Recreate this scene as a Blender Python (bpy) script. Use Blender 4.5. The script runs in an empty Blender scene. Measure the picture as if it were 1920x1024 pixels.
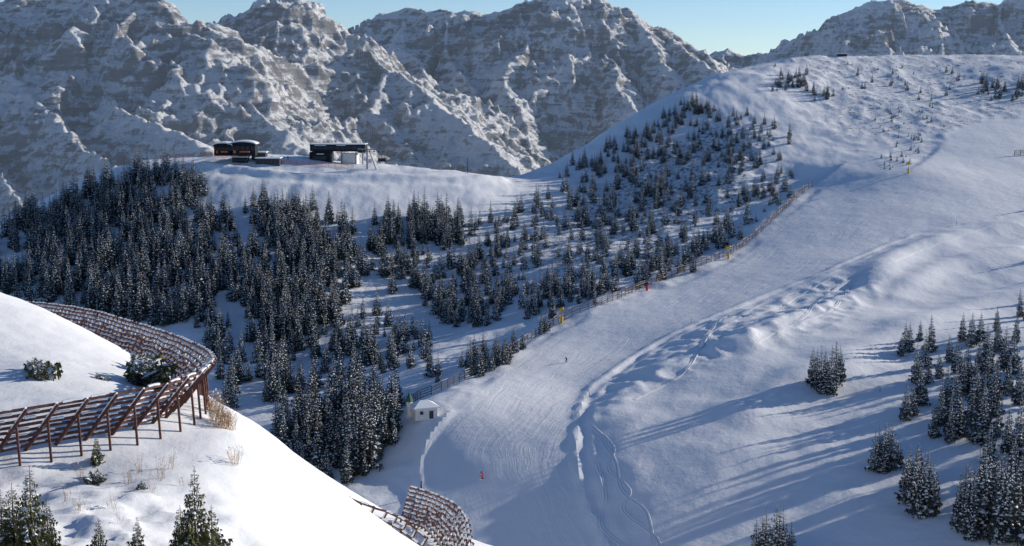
import bpy, math, random
import numpy as np
from mathutils import Vector, Matrix
random.seed(7); rng=np.random.default_rng(7)
scene=bpy.context.scene
F=2667.0; PITCH=math.atan(392/F); CP,SP=math.cos(PITCH),math.sin(PITCH)

def P(u,v,Y):
    a=(u-960)/F; b=(512-v)/F
    dy=CP+b*SP; dz=-SP+b*CP
    return np.array([a*Y/dy, Y, dz*Y/dy])

# ---------------------------------------------------------------- noise
_perm=np.random.default_rng(3).permutation(256); _perm=np.concatenate([_perm,_perm])
_g=np.array([[math.cos(a),math.sin(a)] for a in np.linspace(0,2*math.pi,16,endpoint=False)])
def pn(x,y):
    xi=np.floor(x).astype(int); yi=np.floor(y).astype(int)
    xf=x-xi; yf=y-yi; xi&=255; yi&=255
    def g(ix,iy,dx,dy):
        h=_perm[_perm[ix&255]+(iy&255)]&15
        return _g[h,0]*dx+_g[h,1]*dy
    u=xf*xf*xf*(xf*(xf*6-15)+10); v=yf*yf*yf*(yf*(yf*6-15)+10)
    a=g(xi,yi,xf,yf); b=g(xi+1,yi,xf-1,yf); c=g(xi,yi+1,xf,yf-1); d=g(xi+1,yi+1,xf-1,yf-1)
    return (a+(b-a)*u)+((c+(d-c)*u)-(a+(b-a)*u))*v
def fbm(x,y,o=4,s=0.0):
    r=0;A=1
    for i in range(o):
        r=r+A*pn(x+s+i*17.3,y-s+i*9.1); x=x*2.03;y=y*2.03;A*=.5
    return r
def ridged(x,y,o=5,s=0.0):
    r=0;A=1;w=1
    for i in range(o):
        n=1-np.abs(pn(x+s+i*7.7,y+s*1.3+i*3.1))*2
        n=n*n*w; w=np.clip(n*1.6,0,1); r=r+A*n; x=x*2.1;y=y*2.1;A*=.5
    return r

# ---------------------------------------------------------------- mesh helpers
def link(o,parent=None):
    scene.collection.objects.link(o)
    if parent: o.parent=parent
    return o
def empty(name,loc=(0,0,0)):
    o=bpy.data.objects.new(name,None); o.location=loc; return link(o)
def grid_mesh(name,X,Y,Z,mats,attrs=None,facemask=None):
    ny,nx=Z.shape
    co=np.stack([X,Y,Z],-1).reshape(-1,3).astype(np.float32)
    i=np.arange(ny*nx).reshape(ny,nx)
    q=np.stack([i[:-1,:-1],i[:-1,1:],i[1:,1:],i[1:,:-1]],-1).reshape(-1,4)
    if facemask is not None:
        q=q[facemask.reshape(-1)]
        used=np.unique(q); m=np.zeros(ny*nx,int); m[used]=np.arange(len(used)); q=m[q]; co=co[used]
        if attrs: attrs={k:a.reshape(-1)[used] for k,a in attrs.items()}
    me=bpy.data.meshes.new(name)
    me.vertices.add(len(co)); me.vertices.foreach_set('co',co.ravel())
    me.loops.add(len(q)*4); me.loops.foreach_set('vertex_index',q.ravel().astype(np.int32))
    me.polygons.add(len(q)); me.polygons.foreach_set('loop_start',np.arange(0,len(q)*4,4,dtype=np.int32))
    me.polygons.foreach_set('use_smooth',np.ones(len(q),bool))
    me.update(calc_edges=True)
    if attrs:
        for k,a in attrs.items():
            at=me.attributes.new(k,'FLOAT','POINT'); at.data.foreach_set('value',a.ravel().astype(np.float32))
    for m in mats: me.materials.append(m)
    return link(bpy.data.objects.new(name,me))
class MB:
    def __init__(s): s.v=[];s.f=[];s.m=[]
    def add(s,vs,fs,m=0):
        b=len(s.v); s.v+= [tuple(x) for x in vs]; s.f+=[tuple(b+i for i in f) for f in fs]; s.m+=[m]*len(fs)
    def box(s,c,d,m=0,rz=0):
        cx,cy,cz=c; dx,dy,dz=d[0]/2,d[1]/2,d[2]/2; cr,sr=math.cos(rz),math.sin(rz)
        vs=[]
        for z in(-dz,dz):
            for x,y in((-dx,-dy),(dx,-dy),(dx,dy),(-dx,dy)):
                vs.append((cx+x*cr-y*sr,cy+x*sr+y*cr,cz+z))
        s.add(vs,[(0,3,2,1),(4,5,6,7),(0,1,5,4),(1,2,6,5),(2,3,7,6),(3,0,4,7)],m)
    def beam(s,a,b,w,h=None,m=0):
        h=h or w; a=Vector(a);b=Vector(b); d=(b-a).normalized()
        up=Vector((0,0,1)) if abs(d.z)<.95 else Vector((1,0,0))
        r=d.cross(up).normalized(); u=r.cross(d)
        vs=[]
        for p in(a,b):
            for x,y in((-1,-1),(1,-1),(1,1),(-1,1)): vs.append(p+r*x*w/2+u*y*h/2)
        s.add(vs,[(0,3,2,1),(4,5,6,7),(0,1,5,4),(1,2,6,5),(2,3,7,6),(3,0,4,7)],m)
    def cyl(s,a,b,r0,r1,n=8,m=0):
        a=Vector(a);b=Vector(b); d=(b-a).normalized()
        up=Vector((0,0,1)) if abs(d.z)<.95 else Vector((1,0,0))
        r=d.cross(up).normalized(); u=r.cross(d); vs=[]
        for p,R in((a,r0),(b,r1)):
            for i in range(n):
                t=2*math.pi*i/n; vs.append(p+r*math.cos(t)*R+u*math.sin(t)*R)
        fs=[(i,(i+1)%n,n+(i+1)%n,n+i) for i in range(n)]+[tuple(range(n))[::-1],tuple(range(n,2*n))]
        s.add(vs,fs,m)
    def obj(s,name,mats,parent=None,smooth=False,loc=None):
        me=bpy.data.meshes.new(name); me.from_pydata([tuple(map(float,x)) for x in s.v],[],s.f)
        for m in mats: me.materials.append(m)
        me.polygons.foreach_set('material_index',np.array(s.m,dtype=np.int32))
        if smooth: me.polygons.foreach_set('use_smooth',np.ones(len(me.polygons),bool))
        me.update(); o=bpy.data.objects.new(name,me)
        if loc is not None: o.location=loc
        return link(o,parent)

# ---------------------------------------------------------------- materials
def newmat(name):
    m=bpy.data.materials.new(name); m.use_nodes=True
    nt=m.node_tree; b=nt.nodes['Principled BSDF']; return m,nt,b
def noise(nt,scale,detail=4,rough=.55,vec=None,dist=0):
    n=nt.nodes.new('ShaderNodeTexNoise'); n.inputs['Scale'].default_value=scale
    n.inputs['Detail'].default_value=detail; n.inputs['Roughness'].default_value=rough
    n.inputs['Distortion'].default_value=dist
    if vec: nt.links.new(vec,n.inputs['Vector'])
    return n
def ramp(nt,fac,stops):
    r=nt.nodes.new('ShaderNodeValToRGB'); nt.links.new(fac,r.inputs[0])
    e=r.color_ramp.elements
    e[0].position=stops[0][0]; e[0].color=(*stops[0][1],1); e[1].position=stops[1][0]; e[1].color=(*stops[1][1],1)
    for p,c in stops[2:]:
        x=e.new(p); x.color=(*c,1)
    return r
def math_(nt,op,a,b=None,c=None):
    n=nt.nodes.new('ShaderNodeMath'); n.operation=op
    for i,x in enumerate((a,b,c)):
        if x is None: continue
        if isinstance(x,(int,float)): n.inputs[i].default_value=x
        else: nt.links.new(x,n.inputs[i])
    return n.outputs[0]
def simple(name,col,rough=.7,var=.25,scale=3,metal=0):
    m,nt,b=newmat(name)
    g=nt.nodes.new('ShaderNodeNewGeometry')
    n=noise(nt,scale,2,.6,g.outputs['Position'])
    lo=tuple(c*(1-var) for c in col); hi=tuple(min(1,c*(1+var)) for c in col)
    r=ramp(nt,n.outputs[0],[(.3,lo),(.7,hi)])
    nt.links.new(r.outputs[0],b.inputs['Base Color']); b.inputs['Roughness'].default_value=rough
    b.inputs['Metallic'].default_value=metal; b.inputs['Specular IOR Level'].default_value=.2
    return m
def snow_mat(name,terrain=False,bscale=1.0):
    m,nt,b=newmat(name)
    g=nt.nodes.new('ShaderNodeNewGeometry'); pos=g.outputs['Position']
    n2=noise(nt,.6,5,.65,pos); n3=noise(nt,4,2,.6,pos)
    h=math_(nt,'ADD',math_(nt,'MULTIPLY',n2.outputs[0],.5*bscale),math_(nt,'MULTIPLY',n3.outputs[0],.05*bscale))
    if terrain:
        at=lambda k:(lambda a:(setattr(a,'attribute_name',k),a.outputs['Fac'])[1])(nt.nodes.new('ShaderNodeAttribute'))
        pu,pv,pm,rk=at('along'),at('across'),at('groomed'),at('rough')
        # meandering of the groomer lanes so that they are not perfectly parallel
        nw=noise(nt,.03,3,.5,pos)
        pvw=math_(nt,'ADD',pv,math_(nt,'MULTIPLY',nw.outputs[0],14.0))
        cmb=nt.nodes.new('ShaderNodeCombineXYZ')
        nt.links.new(math_(nt,'MULTIPLY',pu,.016),cmb.inputs[0]); nt.links.new(math_(nt,'MULTIPLY',pvw,.55),cmb.inputs[1])
        s1=noise(nt,1.0,5,.8,cmb.outputs[0],.5)
        st=math_(nt,'MULTIPLY',s1.outputs[0],.62)
        n5=noise(nt,.22,5,.65,pos); st=math_(nt,'ADD',st,math_(nt,'MULTIPLY',n5.outputs[0],.8))
        mix=nt.nodes.new('ShaderNodeMix'); nt.links.new(pm,mix.inputs[0]); 
        nt.links.new(h,mix.inputs[2]); nt.links.new(st,mix.inputs[3]); h=mix.outputs[0]
        n4=noise(nt,.45,6,.78,pos,.4)
        mm=math_(nt,'ADD',n4.outputs[0],math_(nt,'MULTIPLY',rk,.20))
        rr=ramp(nt,mm,[(.715,(0,0,0)),(.76,(1,1,1))])
        rf=math_(nt,'MULTIPLY',rr.outputs[0],.85)
        mx=nt.nodes.new('ShaderNodeMix'); mx.data_type='RGBA'
        nt.links.new(rf,mx.inputs[0]); mx.inputs[6].default_value=(.90,.91,.93,1); mx.inputs[7].default_value=(.09,.085,.08,1)
        nt.links.new(mx.outputs[2],b.inputs['Base Color'])
        h=math_(nt,'ADD',h,math_(nt,'MULTIPLY',math_(nt,'MULTIPLY',n4.outputs[0],rk),1.6))
    else:
        b.inputs['Base Color'].default_value=(.90,.91,.93,1)
    bm=nt.nodes.new('ShaderNodeBump'); bm.inputs['Strength'].default_value=1; bm.inputs['Distance'].default_value=.3
    nt.links.new(h,bm.inputs['Height']); nt.links.new(bm.outputs[0],b.inputs['Normal'])
    b.inputs['Roughness'].default_value=.65
    b.inputs['Specular IOR Level'].default_value=.2
    return m
M_SNOW=snow_mat('snow_ground',True)
M_SNOWF=snow_mat('snow_fresh',False,.55)
M_SNOWP=simple('snow_clump',(.84,.87,.9),.6,.04,2)
M_NEEDLE=simple('spruce_needles',(.048,.062,.062),.8,.4,.4)
M_NEEDLEG=simple('spruce_needles_near',(.10,.10,.04),.8,.5,4)
M_BARK=simple('bark',(.07,.05,.04),.9,.3,3)
M_RUST=simple('rusty_steel',(.115,.055,.045),.8,.4,2.5)
M_WOOD=simple('weathered_wood',(.13,.095,.07),.85,.4,2)
M_BLACK=simple('black_cladding',(.015,.018,.022),.7,.3,.5)
M_GREY=simple('grey_metal',(.25,.27,.29),.5,.2,1,.3)
M_DGREY=simple('dark_metal',(.06,.065,.075),.6,.2,1,.3)
M_WALL=simple('white_render_wall',(.72,.69,.63),.8,.08,1)
M_GLASS=simple('dark_glass',(.03,.04,.05),.1,.2,1)
M_ORANGE=simple('orange_net',(.65,.16,.05),.7,.2,1)
M_YEL=simple('yellow_padding',(.75,.45,.04),.6,.15,2)
M_RED=simple('red_fabric',(.65,.03,.03),.6,.15,3)
M_DARKF=simple('dark_fabric',(.03,.035,.05),.7,.2,3)
M_GREEN=simple('green_copper_roof',(.04,.12,.08),.6,.2,2)
M_SHRUB=simple('dry_twigs',(.42,.26,.12),.9,.35,4)
M_WHITE=simple('white_paint',(.8,.8,.8),.6,.05,2)

def mountain_mat():
    m,nt,b=newmat('alpine_rock_and_snow')
    g=nt.nodes.new('ShaderNodeNewGeometry'); pos=g.outputs['Position']
    sep=nt.nodes.new('ShaderNodeSeparateXYZ'); nt.links.new(g.outputs['Normal'],sep.inputs[0])
    mp=nt.nodes.new('ShaderNodeMapping'); nt.links.new(pos,mp.inputs[0]); mp.inputs['Scale'].default_value=(.006,.006,.06)
    mp.inputs['Rotation'].default_value=(.12,.22,0)
    strata=noise(nt,1.0,6,.75,mp.outputs[0],.25)
    n1=noise(nt,.045,8,.8,pos,.15); n2=noise(nt,.0035,3,.6,pos)
    s=math_(nt,'ADD',sep.outputs[2],math_(nt,'MULTIPLY',math_(nt,'SUBTRACT',n1.outputs[0],.5),1.5))
    s=math_(nt,'ADD',s,math_(nt,'MULTIPLY',math_(nt,'SUBTRACT',strata.outputs[0],.5),1.3))
    s=math_(nt,'ADD',s,math_(nt,'MULTIPLY',math_(nt,'SUBTRACT',n2.outputs[0],.5),.9))
    f=ramp(nt,s,[(.50,(.06,.06,.06)),(.76,(1,1,1))])
    rock=ramp(nt,strata.outputs[0],[(.35,(.12,.135,.17)),(.65,(.30,.29,.29))])
    mx=nt.nodes.new('ShaderNodeMix'); mx.data_type='RGBA'
    nt.links.new(f.outputs[0],mx.inputs[0]); nt.links.new(rock.outputs[0],mx.inputs[6]); mx.inputs[7].default_value=(.90,.92,.95,1)
    nt.links.new(mx.outputs[2],b.inputs['Base Color']); b.inputs['Roughness'].default_value=.8
    b.inputs['Specular IOR Level'].default_value=.1
    h=math_(nt,'ADD',n1.outputs[0],math_(nt,'MULTIPLY',strata.outputs[0],.45))
    bm=nt.nodes.new('ShaderNodeBump'); bm.inputs['Distance'].default_value=15; bm.inputs['Strength'].default_value=1
    nt.links.new(h,bm.inputs['Height']); nt.links.new(bm.outputs[0],b.inputs['Normal'])
    return m
M_MTN=mountain_mat()

def ridge_field(X,Y,lines,k,floor,seed,amp):
    wx=X+45*fbm(X/240,Y/240,4,seed); wy=Y+45*fbm(X/240,Y/240,4,seed+50)
    H=np.full(X.shape,-1e9); AL=np.zeros(X.shape); DD=np.zeros(X.shape); off=0
    for ln in lines:
        pts=[P(*p) for p in ln]
        for a,b in zip(pts[:-1],pts[1:]):
            d=b[:2]-a[:2]; L=np.hypot(*d)
            t=np.clip(((wx-a[0])*d[0]+(wy-a[1])*d[1])/(L*L),0,1)
            dist=np.hypot(wx-a[0]-t*d[0],wy-a[1]-t*d[1])
            h=a[2]+(b[2]-a[2])*t-k*dist**.97*1.12
            up=h>H; H=np.where(up,h,H); AL=np.where(up,off+t*L,AL); DD=np.where(up,dist,DD)
            off+=L
        off+=777
    fade=np.clip(DD/160,0,1)
    def cr(s,e,q): return 1-np.abs(pn(AL/s+q+.25*fbm(X/150,Y/150,2,q),DD/e+q))*2.6
    H=H+fade*amp*(.85*cr(190,800,seed)+.45*cr(75,360,seed*2+3)+.2*cr(30,170,seed+9)-1.02)
    H=H+(.13+.87*fade)*amp*(ridged(X/300,Y/300,6,seed)-1.05)*.6
    H=H+amp*(.14+.2*fade)*(ridged(X/75,Y/75,3,seed+4)-.9)+amp*.11*fbm(X/22,Y/22,2,seed)
    # rock steps / ledges
    st=46; q=(H+18*fbm(X/300,Y/300,2,seed+2)+.12*X)/st; fq=q-np.floor(q); H=H+fade*st*.34*(fq*fq*(3-2*fq)-fq)
    return np.maximum(H,floor+12*fbm(X/200,Y/200,3))
L1=[[(-400,-60,5300),(-150,-30,5200),(0,2,5000),(60,-10,4950),(130,-8,4900),(210,-14,4850),(295,-6,4800),(318,26,4800),(372,52,4800),(390,36,4780),(418,62,4800)],
    [(295,-6,4800),(330,60,4650),(395,70,4560),(425,130,4450),(470,190,4300),(520,240,4150),(590,300,3950)],
    [(60,-10,4950),(110,50,4750),(150,110,4550),(175,170,4350),(250,215,4100),(390,275,3800)],
    [(-150,-30,5200),(-60,80,4800),(40,150,4400),(110,235,4100),(200,300,3800),(260,350,3600)],
    [(-60,80,4800),(-100,220,4300),(0,330,3800),(60,400,3500)],
    [(210,-14,4850),(235,90,4600),(290,160,4350)],
    [(418,62,5300),(450,32,5350),(498,-14,5400),(535,-26,5450),(580,4,5500),(612,38,5600),(652,64,5900)],
    [(580,4,5500),(650,68,5300),(720,128,5100),(790,160,4950),(850,215,4700),(960,300,4350),(1010,340,4200)],
    [(498,-14,5400),(520,90,5150),(590,170,4900),(640,235,4650),(700,310,4400)],
    [(720,128,5100),(700,200,4800),(760,280,4500)],
    [(450,32,5350),(455,110,5100),(520,190,4800)],
    [(652,64,6500),(668,48,6500),(705,24,6500),(760,14,6500),(850,18,6450),(920,24,6450),(980,2,6450),(1050,-16,6450),(1120,-12,6500),(1150,10,6500),(1182,14,6500),(1230,52,6450),(1290,80,6400),(1322,102,6300),(1380,150,6000)],
    [(980,2,6450),(990,70,6150),(940,140,5850),(975,215,5500),(1010,300,5100)],
    [(1120,-12,6500),(1105,70,6200),(1160,140,5850),(1190,210,5500),(1200,290,5100)],
    [(850,18,6450),(830,95,6150),(880,165,5800),(930,240,5400)],
    [(760,14,6500),(740,80,6200),(800,130,5900)],
    [(1182,14,6500),(1230,90,6100),(1270,150,5800),(1320,200,5500)],
    [(1230,52,6450),(1300,105,6050),(1360,150,5700)]]
L2=[[(1320,106,9400),(1340,98,9400),(1362,90,9400),(1392,100,9400),(1425,98,9400),(1465,97,9300)],
    [(1468,112,8300),(1482,92,8300),(1512,60,8250),(1560,30,8200),(1600,12,8200),(1640,-2,8150),(1690,-2,8150),(1725,10,8150),(1765,14,8200),(1800,4,8200),(1835,0,8200),(1870,5,8200),(1920,-10,8200),(2050,-20,8300),(2200,0,8400)],
    [(1640,-2,8150),(1600,60,7850),(1570,110,7600),(1540,170,7300)],
    [(1690,-2,8150),(1700,70,7800),(1750,125,7500)],
    [(1765,14,8200),(1800,80,7800),(1830,130,7500)],
    [(1870,5,8200),(1890,70,7800),(1930,130,7500)]]
xs=np.arange(-3000,1900,7.0); ys=np.arange(3300,7200,7.0); X,Y=np.meshgrid(xs,ys)
grid_mesh('mountain_range',X,Y,ridge_field(X,Y,L1,.68,-470,1.7,62),[M_MTN])
xs=np.arange(900,4700,11.0); ys=np.arange(7000,10000,11.0); X,Y=np.meshgrid(xs,ys)
grid_mesh('mountain_range',X,Y,ridge_field(X,Y,L2,.66,-470,9.3,66),[M_MTN])
g=MB(); S=30000
nn=24
vs=[(x,y,-482) for y in np.linspace(-S,S,nn) for x in np.linspace(-S,S,nn)]
g.add(vs,[(j*nn+i,j*nn+i+1,(j+1)*nn+i+1,(j+1)*nn+i) for j in range(nn-1) for i in range(nn-1)])
g.obj('valley_ground',[M_SNOWF])
hm=bpy.data.materials.new('valley_haze'); hm.use_nodes=True; hn=hm.node_tree
hn.nodes.remove(hn.nodes['Principled BSDF'])
vsn=hn.nodes.new('ShaderNodeVolumeScatter'); vsn.inputs['Color'].default_value=(.68,.84,1,1); vsn.inputs['Density'].default_value=.00007; vsn.inputs['Anisotropy'].default_value=.1
hn.links.new(vsn.outputs[0],hn.nodes['Material Output'].inputs['Volume'])
g=MB(); g.box((0,2150,-60),(7000,2000,800)); g.obj('valley_haze_air',[hm])

# ---------------------------------------------------------------- TPS terrain
class TPS:
    def __init__(s,pts,lam=.003):
        pts=np.array(pts,float); s.c=pts[:,:2]/100; z=pts[:,2]; n=len(z)
        A=np.zeros((n+3,n+3)); A[:n,:n]=s.k(s.c[:,None,0]-s.c[None,:,0],s.c[:,None,1]-s.c[None,:,1])+lam*np.eye(n)
        A[:n,n]=1; A[:n,n+1:]=s.c; A[n:,:n]=A[:n,n:].T
        s.w=np.linalg.solve(A,np.concatenate([z,np.zeros(3)])); s.n=n
    def k(s,dx,dy):
        r2=dx*dx+dy*dy; return .5*r2*np.log(r2+1e-12)
    def __call__(s,X,Y):
        x=X/100;y=Y/100; r=s.w[s.n]+s.w[s.n+1]*x+s.w[s.n+2]*y
        for i in range(s.n): r=r+s.w[i]*s.k(x-s.c[i,0],y-s.c[i,1])
        return r
class Field:
    def __init__(s,xs,ys,Z): s.xs,s.ys,s.Z=xs,ys,Z
    def h(s,x,y):
        ix=np.interp(x,s.xs,np.arange(len(s.xs))); iy=np.interp(y,s.ys,np.arange(len(s.ys)))
        i=np.clip(np.floor(ix).astype(int),0,len(s.xs)-2); j=np.clip(np.floor(iy).astype(int),0,len(s.ys)-2)
        fx=ix-i; fy=iy-j; Z=s.Z
        return (Z[j,i]*(1-fx)+Z[j,i+1]*fx)*(1-fy)+(Z[j+1,i]*(1-fx)+Z[j+1,i+1]*fx)*fy
    def hit(s,u,v,y0=None,y1=None):
        Yv=np.arange(y0 or s.ys[0],y1 or s.ys[-1],.5)
        d=P(u,v,1.0); hz=s.h(d[0]*Yv,Yv); below=(d[2]*Yv)<hz
        k=np.argmax(below)
        if not below[k]: return None
        yy=Yv[k]; return np.array([d[0]*yy,yy,float(s.h(d[0]*yy,yy))])
sky_pts=[(200,318,610),(300,300,612),(380,296,625),(470,292,640),(600,300,640),(750,318,640),(880,328,640),(960,333,645),(1010,325,650),(1060,292,665),(1130,250,685),(1200,206,705),(1280,166,730),(1330,144,745),(1400,126,765),(1480,109,785),(1600,105,800),(1750,104,810),(1920,108,825),(2100,115,830)]
ctrl=[P(*p) for p in sky_pts]
for p in sky_pts:
    a=P(*p)
    ctrl.append(a+np.array([0,70,-28])); ctrl.append(a+np.array([0,180,-90]))
vis=[(100,372,600),(0,420,600),(-200,450,620),
 (380,305,600),(480,312,600),(600,322,598),(750,330,600),(900,336,605),(400,340,585),(600,350,583),(800,360,588),
 (200,400,575),(0,500,545),(400,400,560),(600,400,562),(800,400,570),(950,370,595),(100,560,490),(300,500,510),(600,500,510),(800,500,522),
 (1000,450,548),(1000,385,590),(1150,400,580),(1150,330,625),(1150,480,510),(1300,400,570),(1300,320,620),(1300,250,665),(1400,330,600),(1420,250,655),
 (300,650,450),(450,750,395),(600,600,465),(600,700,420),(700,620,455),(750,680,415),(600,850,345),(500,850,350),(550,780,378),(800,600,470),(900,600,455),(1000,560,468),(1080,540,462),
 (-200,560,520),(-100,700,450),
 (1520,350,585),(1460,400,548),(1370,475,500),(1200,540,458),(1050,600,425),(950,665,388),(850,720,357),(770,755,338),(700,860,318),(740,900,306),(650,930,300),(720,1000,282),
 (905,892,300),(900,1024,272),(1150,1024,262),(1100,740,345),(1090,850,303),(1000,780,328),(1300,600,408),(1150,660,385),(1500,470,490),(1400,540,442),(1650,400,530),(1700,320,585),(1850,320,590),(1800,380,540),(1950,280,625),
 (1720,445,492),(1870,415,510),(1960,420,505),(1650,510,440),(1700,560,415),(1800,510,440),(1900,540,420),(1500,590,395),(1400,640,370),(1250,700,350),(1500,700,340),(1300,800,308),(1500,800,304),(1700,660,355),(1700,800,300),(1900,650,352),(1900,800,292),(1300,950,270),(1500,1000,255),(1750,950,258),(1900,1000,240),(2100,700,330),(2150,900,265),(2100,500,440),(1350,1050,248),
 (1500,200,695),(1700,200,700),(1900,200,700),(1550,260,650),(1700,255,650),(1600,310,605),(1600,150,745),(1800,150,750),(2100,200,700),(2100,320,600)]
ctrl+=[P(*p) for p in vis]
ctrl+=[np.array(p,float) for p in [(-40,200,-97),(60,200,-90),(140,190,-80),(-140,220,-100),(-220,300,-100),(-100,280,-99),(-160,340,-98),(250,260,-66),(330,420,-50),(380,600,-30),(-280,420,-98),(-350,600,-80),(420,800,0),(-300,700,-100),(0,120,-105),(120,120,-100),(-150,140,-105)]]
T=TPS(ctrl)
xs=np.concatenate([np.arange(-330,-160,2.0),np.arange(-160,240,.85),np.arange(240,430,2.0)])
ys=[150.]
while ys[-1]<1000: ys.append(ys[-1]+(2.0 if ys[-1]<225 else .62+(ys[-1]-225)*.0028))
ys=np.array(ys); X,Y=np.meshgrid(xs,ys)
cx=np.linspace(xs[0],xs[-1],260); cy=np.linspace(ys[0],ys[-1],280); CX,CY=np.meshgrid(cx,cy); CZ=T(CX,CY)
def cub(Z,cx,cy,X1,Y1):
    def ax(Z,c,x):
        t=(x-c[0])/(c[1]-c[0]); i=np.clip(np.floor(t).astype(int),1,len(c)-3); f=(t-i)[:,None]
        a,b,d,e=Z[i-1],Z[i],Z[i+1],Z[i+2]
        return b+.5*f*(d-a+f*(2*a-5*b+4*d-e+f*(3*(b-d)+e-a)))
    A=ax(Z,cy,Y1); return ax(A.T,cx,X1).T
Z0=cub(CZ,cx,cy,xs,ys)
F0=Field(xs,ys,Z0)
def poly_world(pl,f=F0):
    r=[]
    for u,v in pl:
        h=f.hit(u,v,225)
        if h is not None: r.append(h)
    return r
def dist_poly(X,Y,pts):
    D=np.full(X.shape,1e9); S=np.zeros(X.shape); A=np.zeros(X.shape); off=0
    for a,b in zip(pts[:-1],pts[1:]):
        d=b[:2]-a[:2]; L=np.hypot(*d)
        if L<1e-3: continue
        t=np.clip(((X-a[0])*d[0]+(Y-a[1])*d[1])/(L*L),0,1)
        ex=X-a[0]-t*d[0]; ey=Y-a[1]-t*d[1]; ds=np.hypot(ex,ey)
        up=ds<D; D=np.where(up,ds,D); S=np.where(up,np.sign(d[0]*ey-d[1]*ex)*ds,S); A=np.where(up,off+t*L,A); off+=L
    return D,S,A
def in_poly(X,Y,pts):
    c=np.zeros(np.shape(X),bool); n=len(pts)
    for i in range(n):
        x0,y0=pts[i][:2]; x1,y1=pts[(i+1)%n][:2]
        if y0==y1: continue
        c^=((y0>Y)!=(y1>Y))&(X<(x1-x0)*(Y-y0)/(y1-y0)+x0)
    return c
def smooth_line(pts,n=4):
    pts=[np.array(p,float) for p in pts]; out=[]
    q=[2*pts[0]-pts[1]]+pts+[2*pts[-1]-pts[-2]]
    for i in range(1,len(q)-2):
        for k in range(n):
            t=k/n; a,b,c,d=q[i-1],q[i],q[i+1],q[i+2]
            out.append(b+.5*t*(c-a+t*(2*a-5*b+4*c-d+t*(3*(b-c)+d-a))))
    out.append(pts[-1]); return out
leftE=[(800,1060),(790,960),(786,885),(800,830),(850,770),(950,690),(1050,620),(1200,562),(1370,492),(1480,410),(1540,355),(1620,335),(1700,320),(1750,285),(1800,240),(1960,215)]
rightE=[(1960,385),(1870,412),(1720,440),(1540,515),(1400,570),(1250,635),(1150,700),(1100,745),(1086,850),(1110,950),(1165,1060)]
lw=poly_world(smooth_line(leftE,3)); rw=poly_world(smooth_line(rightE,3))
cen=poly_world(smooth_line([(985,1060),(940,960),(930,880),(975,790),(1060,710),(1180,632),(1350,555),(1500,470),(1640,390),(1780,325),(1960,285)],4))
pist=in_poly(X,Y,lw+rw)
Dl,_,_=dist_poly(X,Y,lw); Dr,Sr,Ar=dist_poly(X,Y,rw)
sd=np.where(pist,1,-1)*np.minimum(Dl,Dr)
groom=np.clip(sd/3+.5,0,1)
_,ac,al=dist_poly(X,Y,cen)
Z=Z0.copy()
off=1-groom
leftside=np.clip((20-X+ (Y-330)*.45)/30,0,1)
Z+=off*(.9*fbm(X/40,Y/40,3,4)+(.28+.35*leftside)*fbm(X/11,Y/14,4,8))
far=np.clip((Y-560)/80,0,1); Z+=off*far*.6*fbm(X/24,Y/24,5,33)
Z+=groom*.38*fbm(X/30,Y/40,4,2)
Z+=(.38+.4*pn(Ar/6,Ar*0))*np.exp(-((Dr+np.where(pist,1,-1)*-.8)/1.1)**2)*(Y<560)
Z+=.4*np.exp(-((Dr-2.8)/.9)**2)*(~pist)*(Y<520)*(.5+.9*pn(Ar/7,Ar*0+3))
Z+=.4*np.exp(-((Dr-9)/5)**2)*(~pist)*(Y<520)
Z+=.4*np.exp(-(Dl/1.1)**2)*(Y<330)
for ln,am,wd in [([(1380,650),(1480,600),(1600,560),(1640,540),(1670,490),(1760,455),(1920,425)],1.6,6),([(1400,770),(1560,690),(1700,620),(1850,570),(1960,545)],1.8,8),([(1120,790),(1250,690),(1400,640)],1.0,5),([(1680,560),(1760,500),(1900,470)],1.1,5)]:
    w=poly_world(smooth_line(ln,3)); D,Sg,_=dist_poly(X,Y,w)
    Z+=am*np.exp(-(D/wd)**2)*(1-groom)
w=poly_world(smooth_line([(375,308),(460,318),(540,327),(700,331),(940,336)],3)); D,_,_=dist_poly(X,Y,w)
Z+=1.0*np.exp(-(D/1.8)**2)-.6*np.exp(-((D-5)/3)**2)
bp=poly_world([(1130,720),(1300,610),(1560,520),(1680,540),(1560,620),(1250,720),(1130,790)])
Db,_,_=dist_poly(X,Y,bp+[bp[0]]); bmk=np.clip(np.where(in_poly(X,Y,bp),1,-1)*Db/8+.3,0,1)*(1-groom)
Z+=bmk*.5*(ridged(X/9,Y/9,3,21)-1)
fence_uv=[(742,770),(770,757),(850,722),(950,668),(1050,603),(1130,572),(1200,543),(1290,508),(1370,476),(1420,440),(1460,402),(1500,365),(1522,350)]
fw=poly_world(smooth_line(fence_uv,4))
Df,Sf,_=dist_poly(X,Y,fw)
Z-= (Sf>0)*(~pist)*2.6*np.exp(-((Df-16)/10)**2)
rkp=poly_world([(960,470),(1010,400),(1150,300),(1330,220),(1480,250),(1420,380),(1300,430),(1150,500),(1000,540)])
Dk,_,_=dist_poly(X,Y,rkp+[rkp[0]]); rough=np.clip(np.where(in_poly(X,Y,rkp),1,-1)*Dk/20+.4,0,1)
up=np.clip((Y-600)/60,0,1)*(1-groom)*np.clip((X-100)/60,0,1)*.8
rough=np.maximum(rough,up)
Z+=rough*.5*(ridged(X/12,Y/12,4,6)-1)
FM=Field(xs,ys,Z)
atr={'along':al,'across':ac,'groomed':groom,'rough':rough}
fc=pist[:-1,:-1]&pist[1:,1:]
grid_mesh('snowy_hillside',X,Y,Z,[M_SNOW],atr,~fc)
grid_mesh('ski_piste',X,Y,Z,[M_SNOW],atr,fc)
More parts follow.
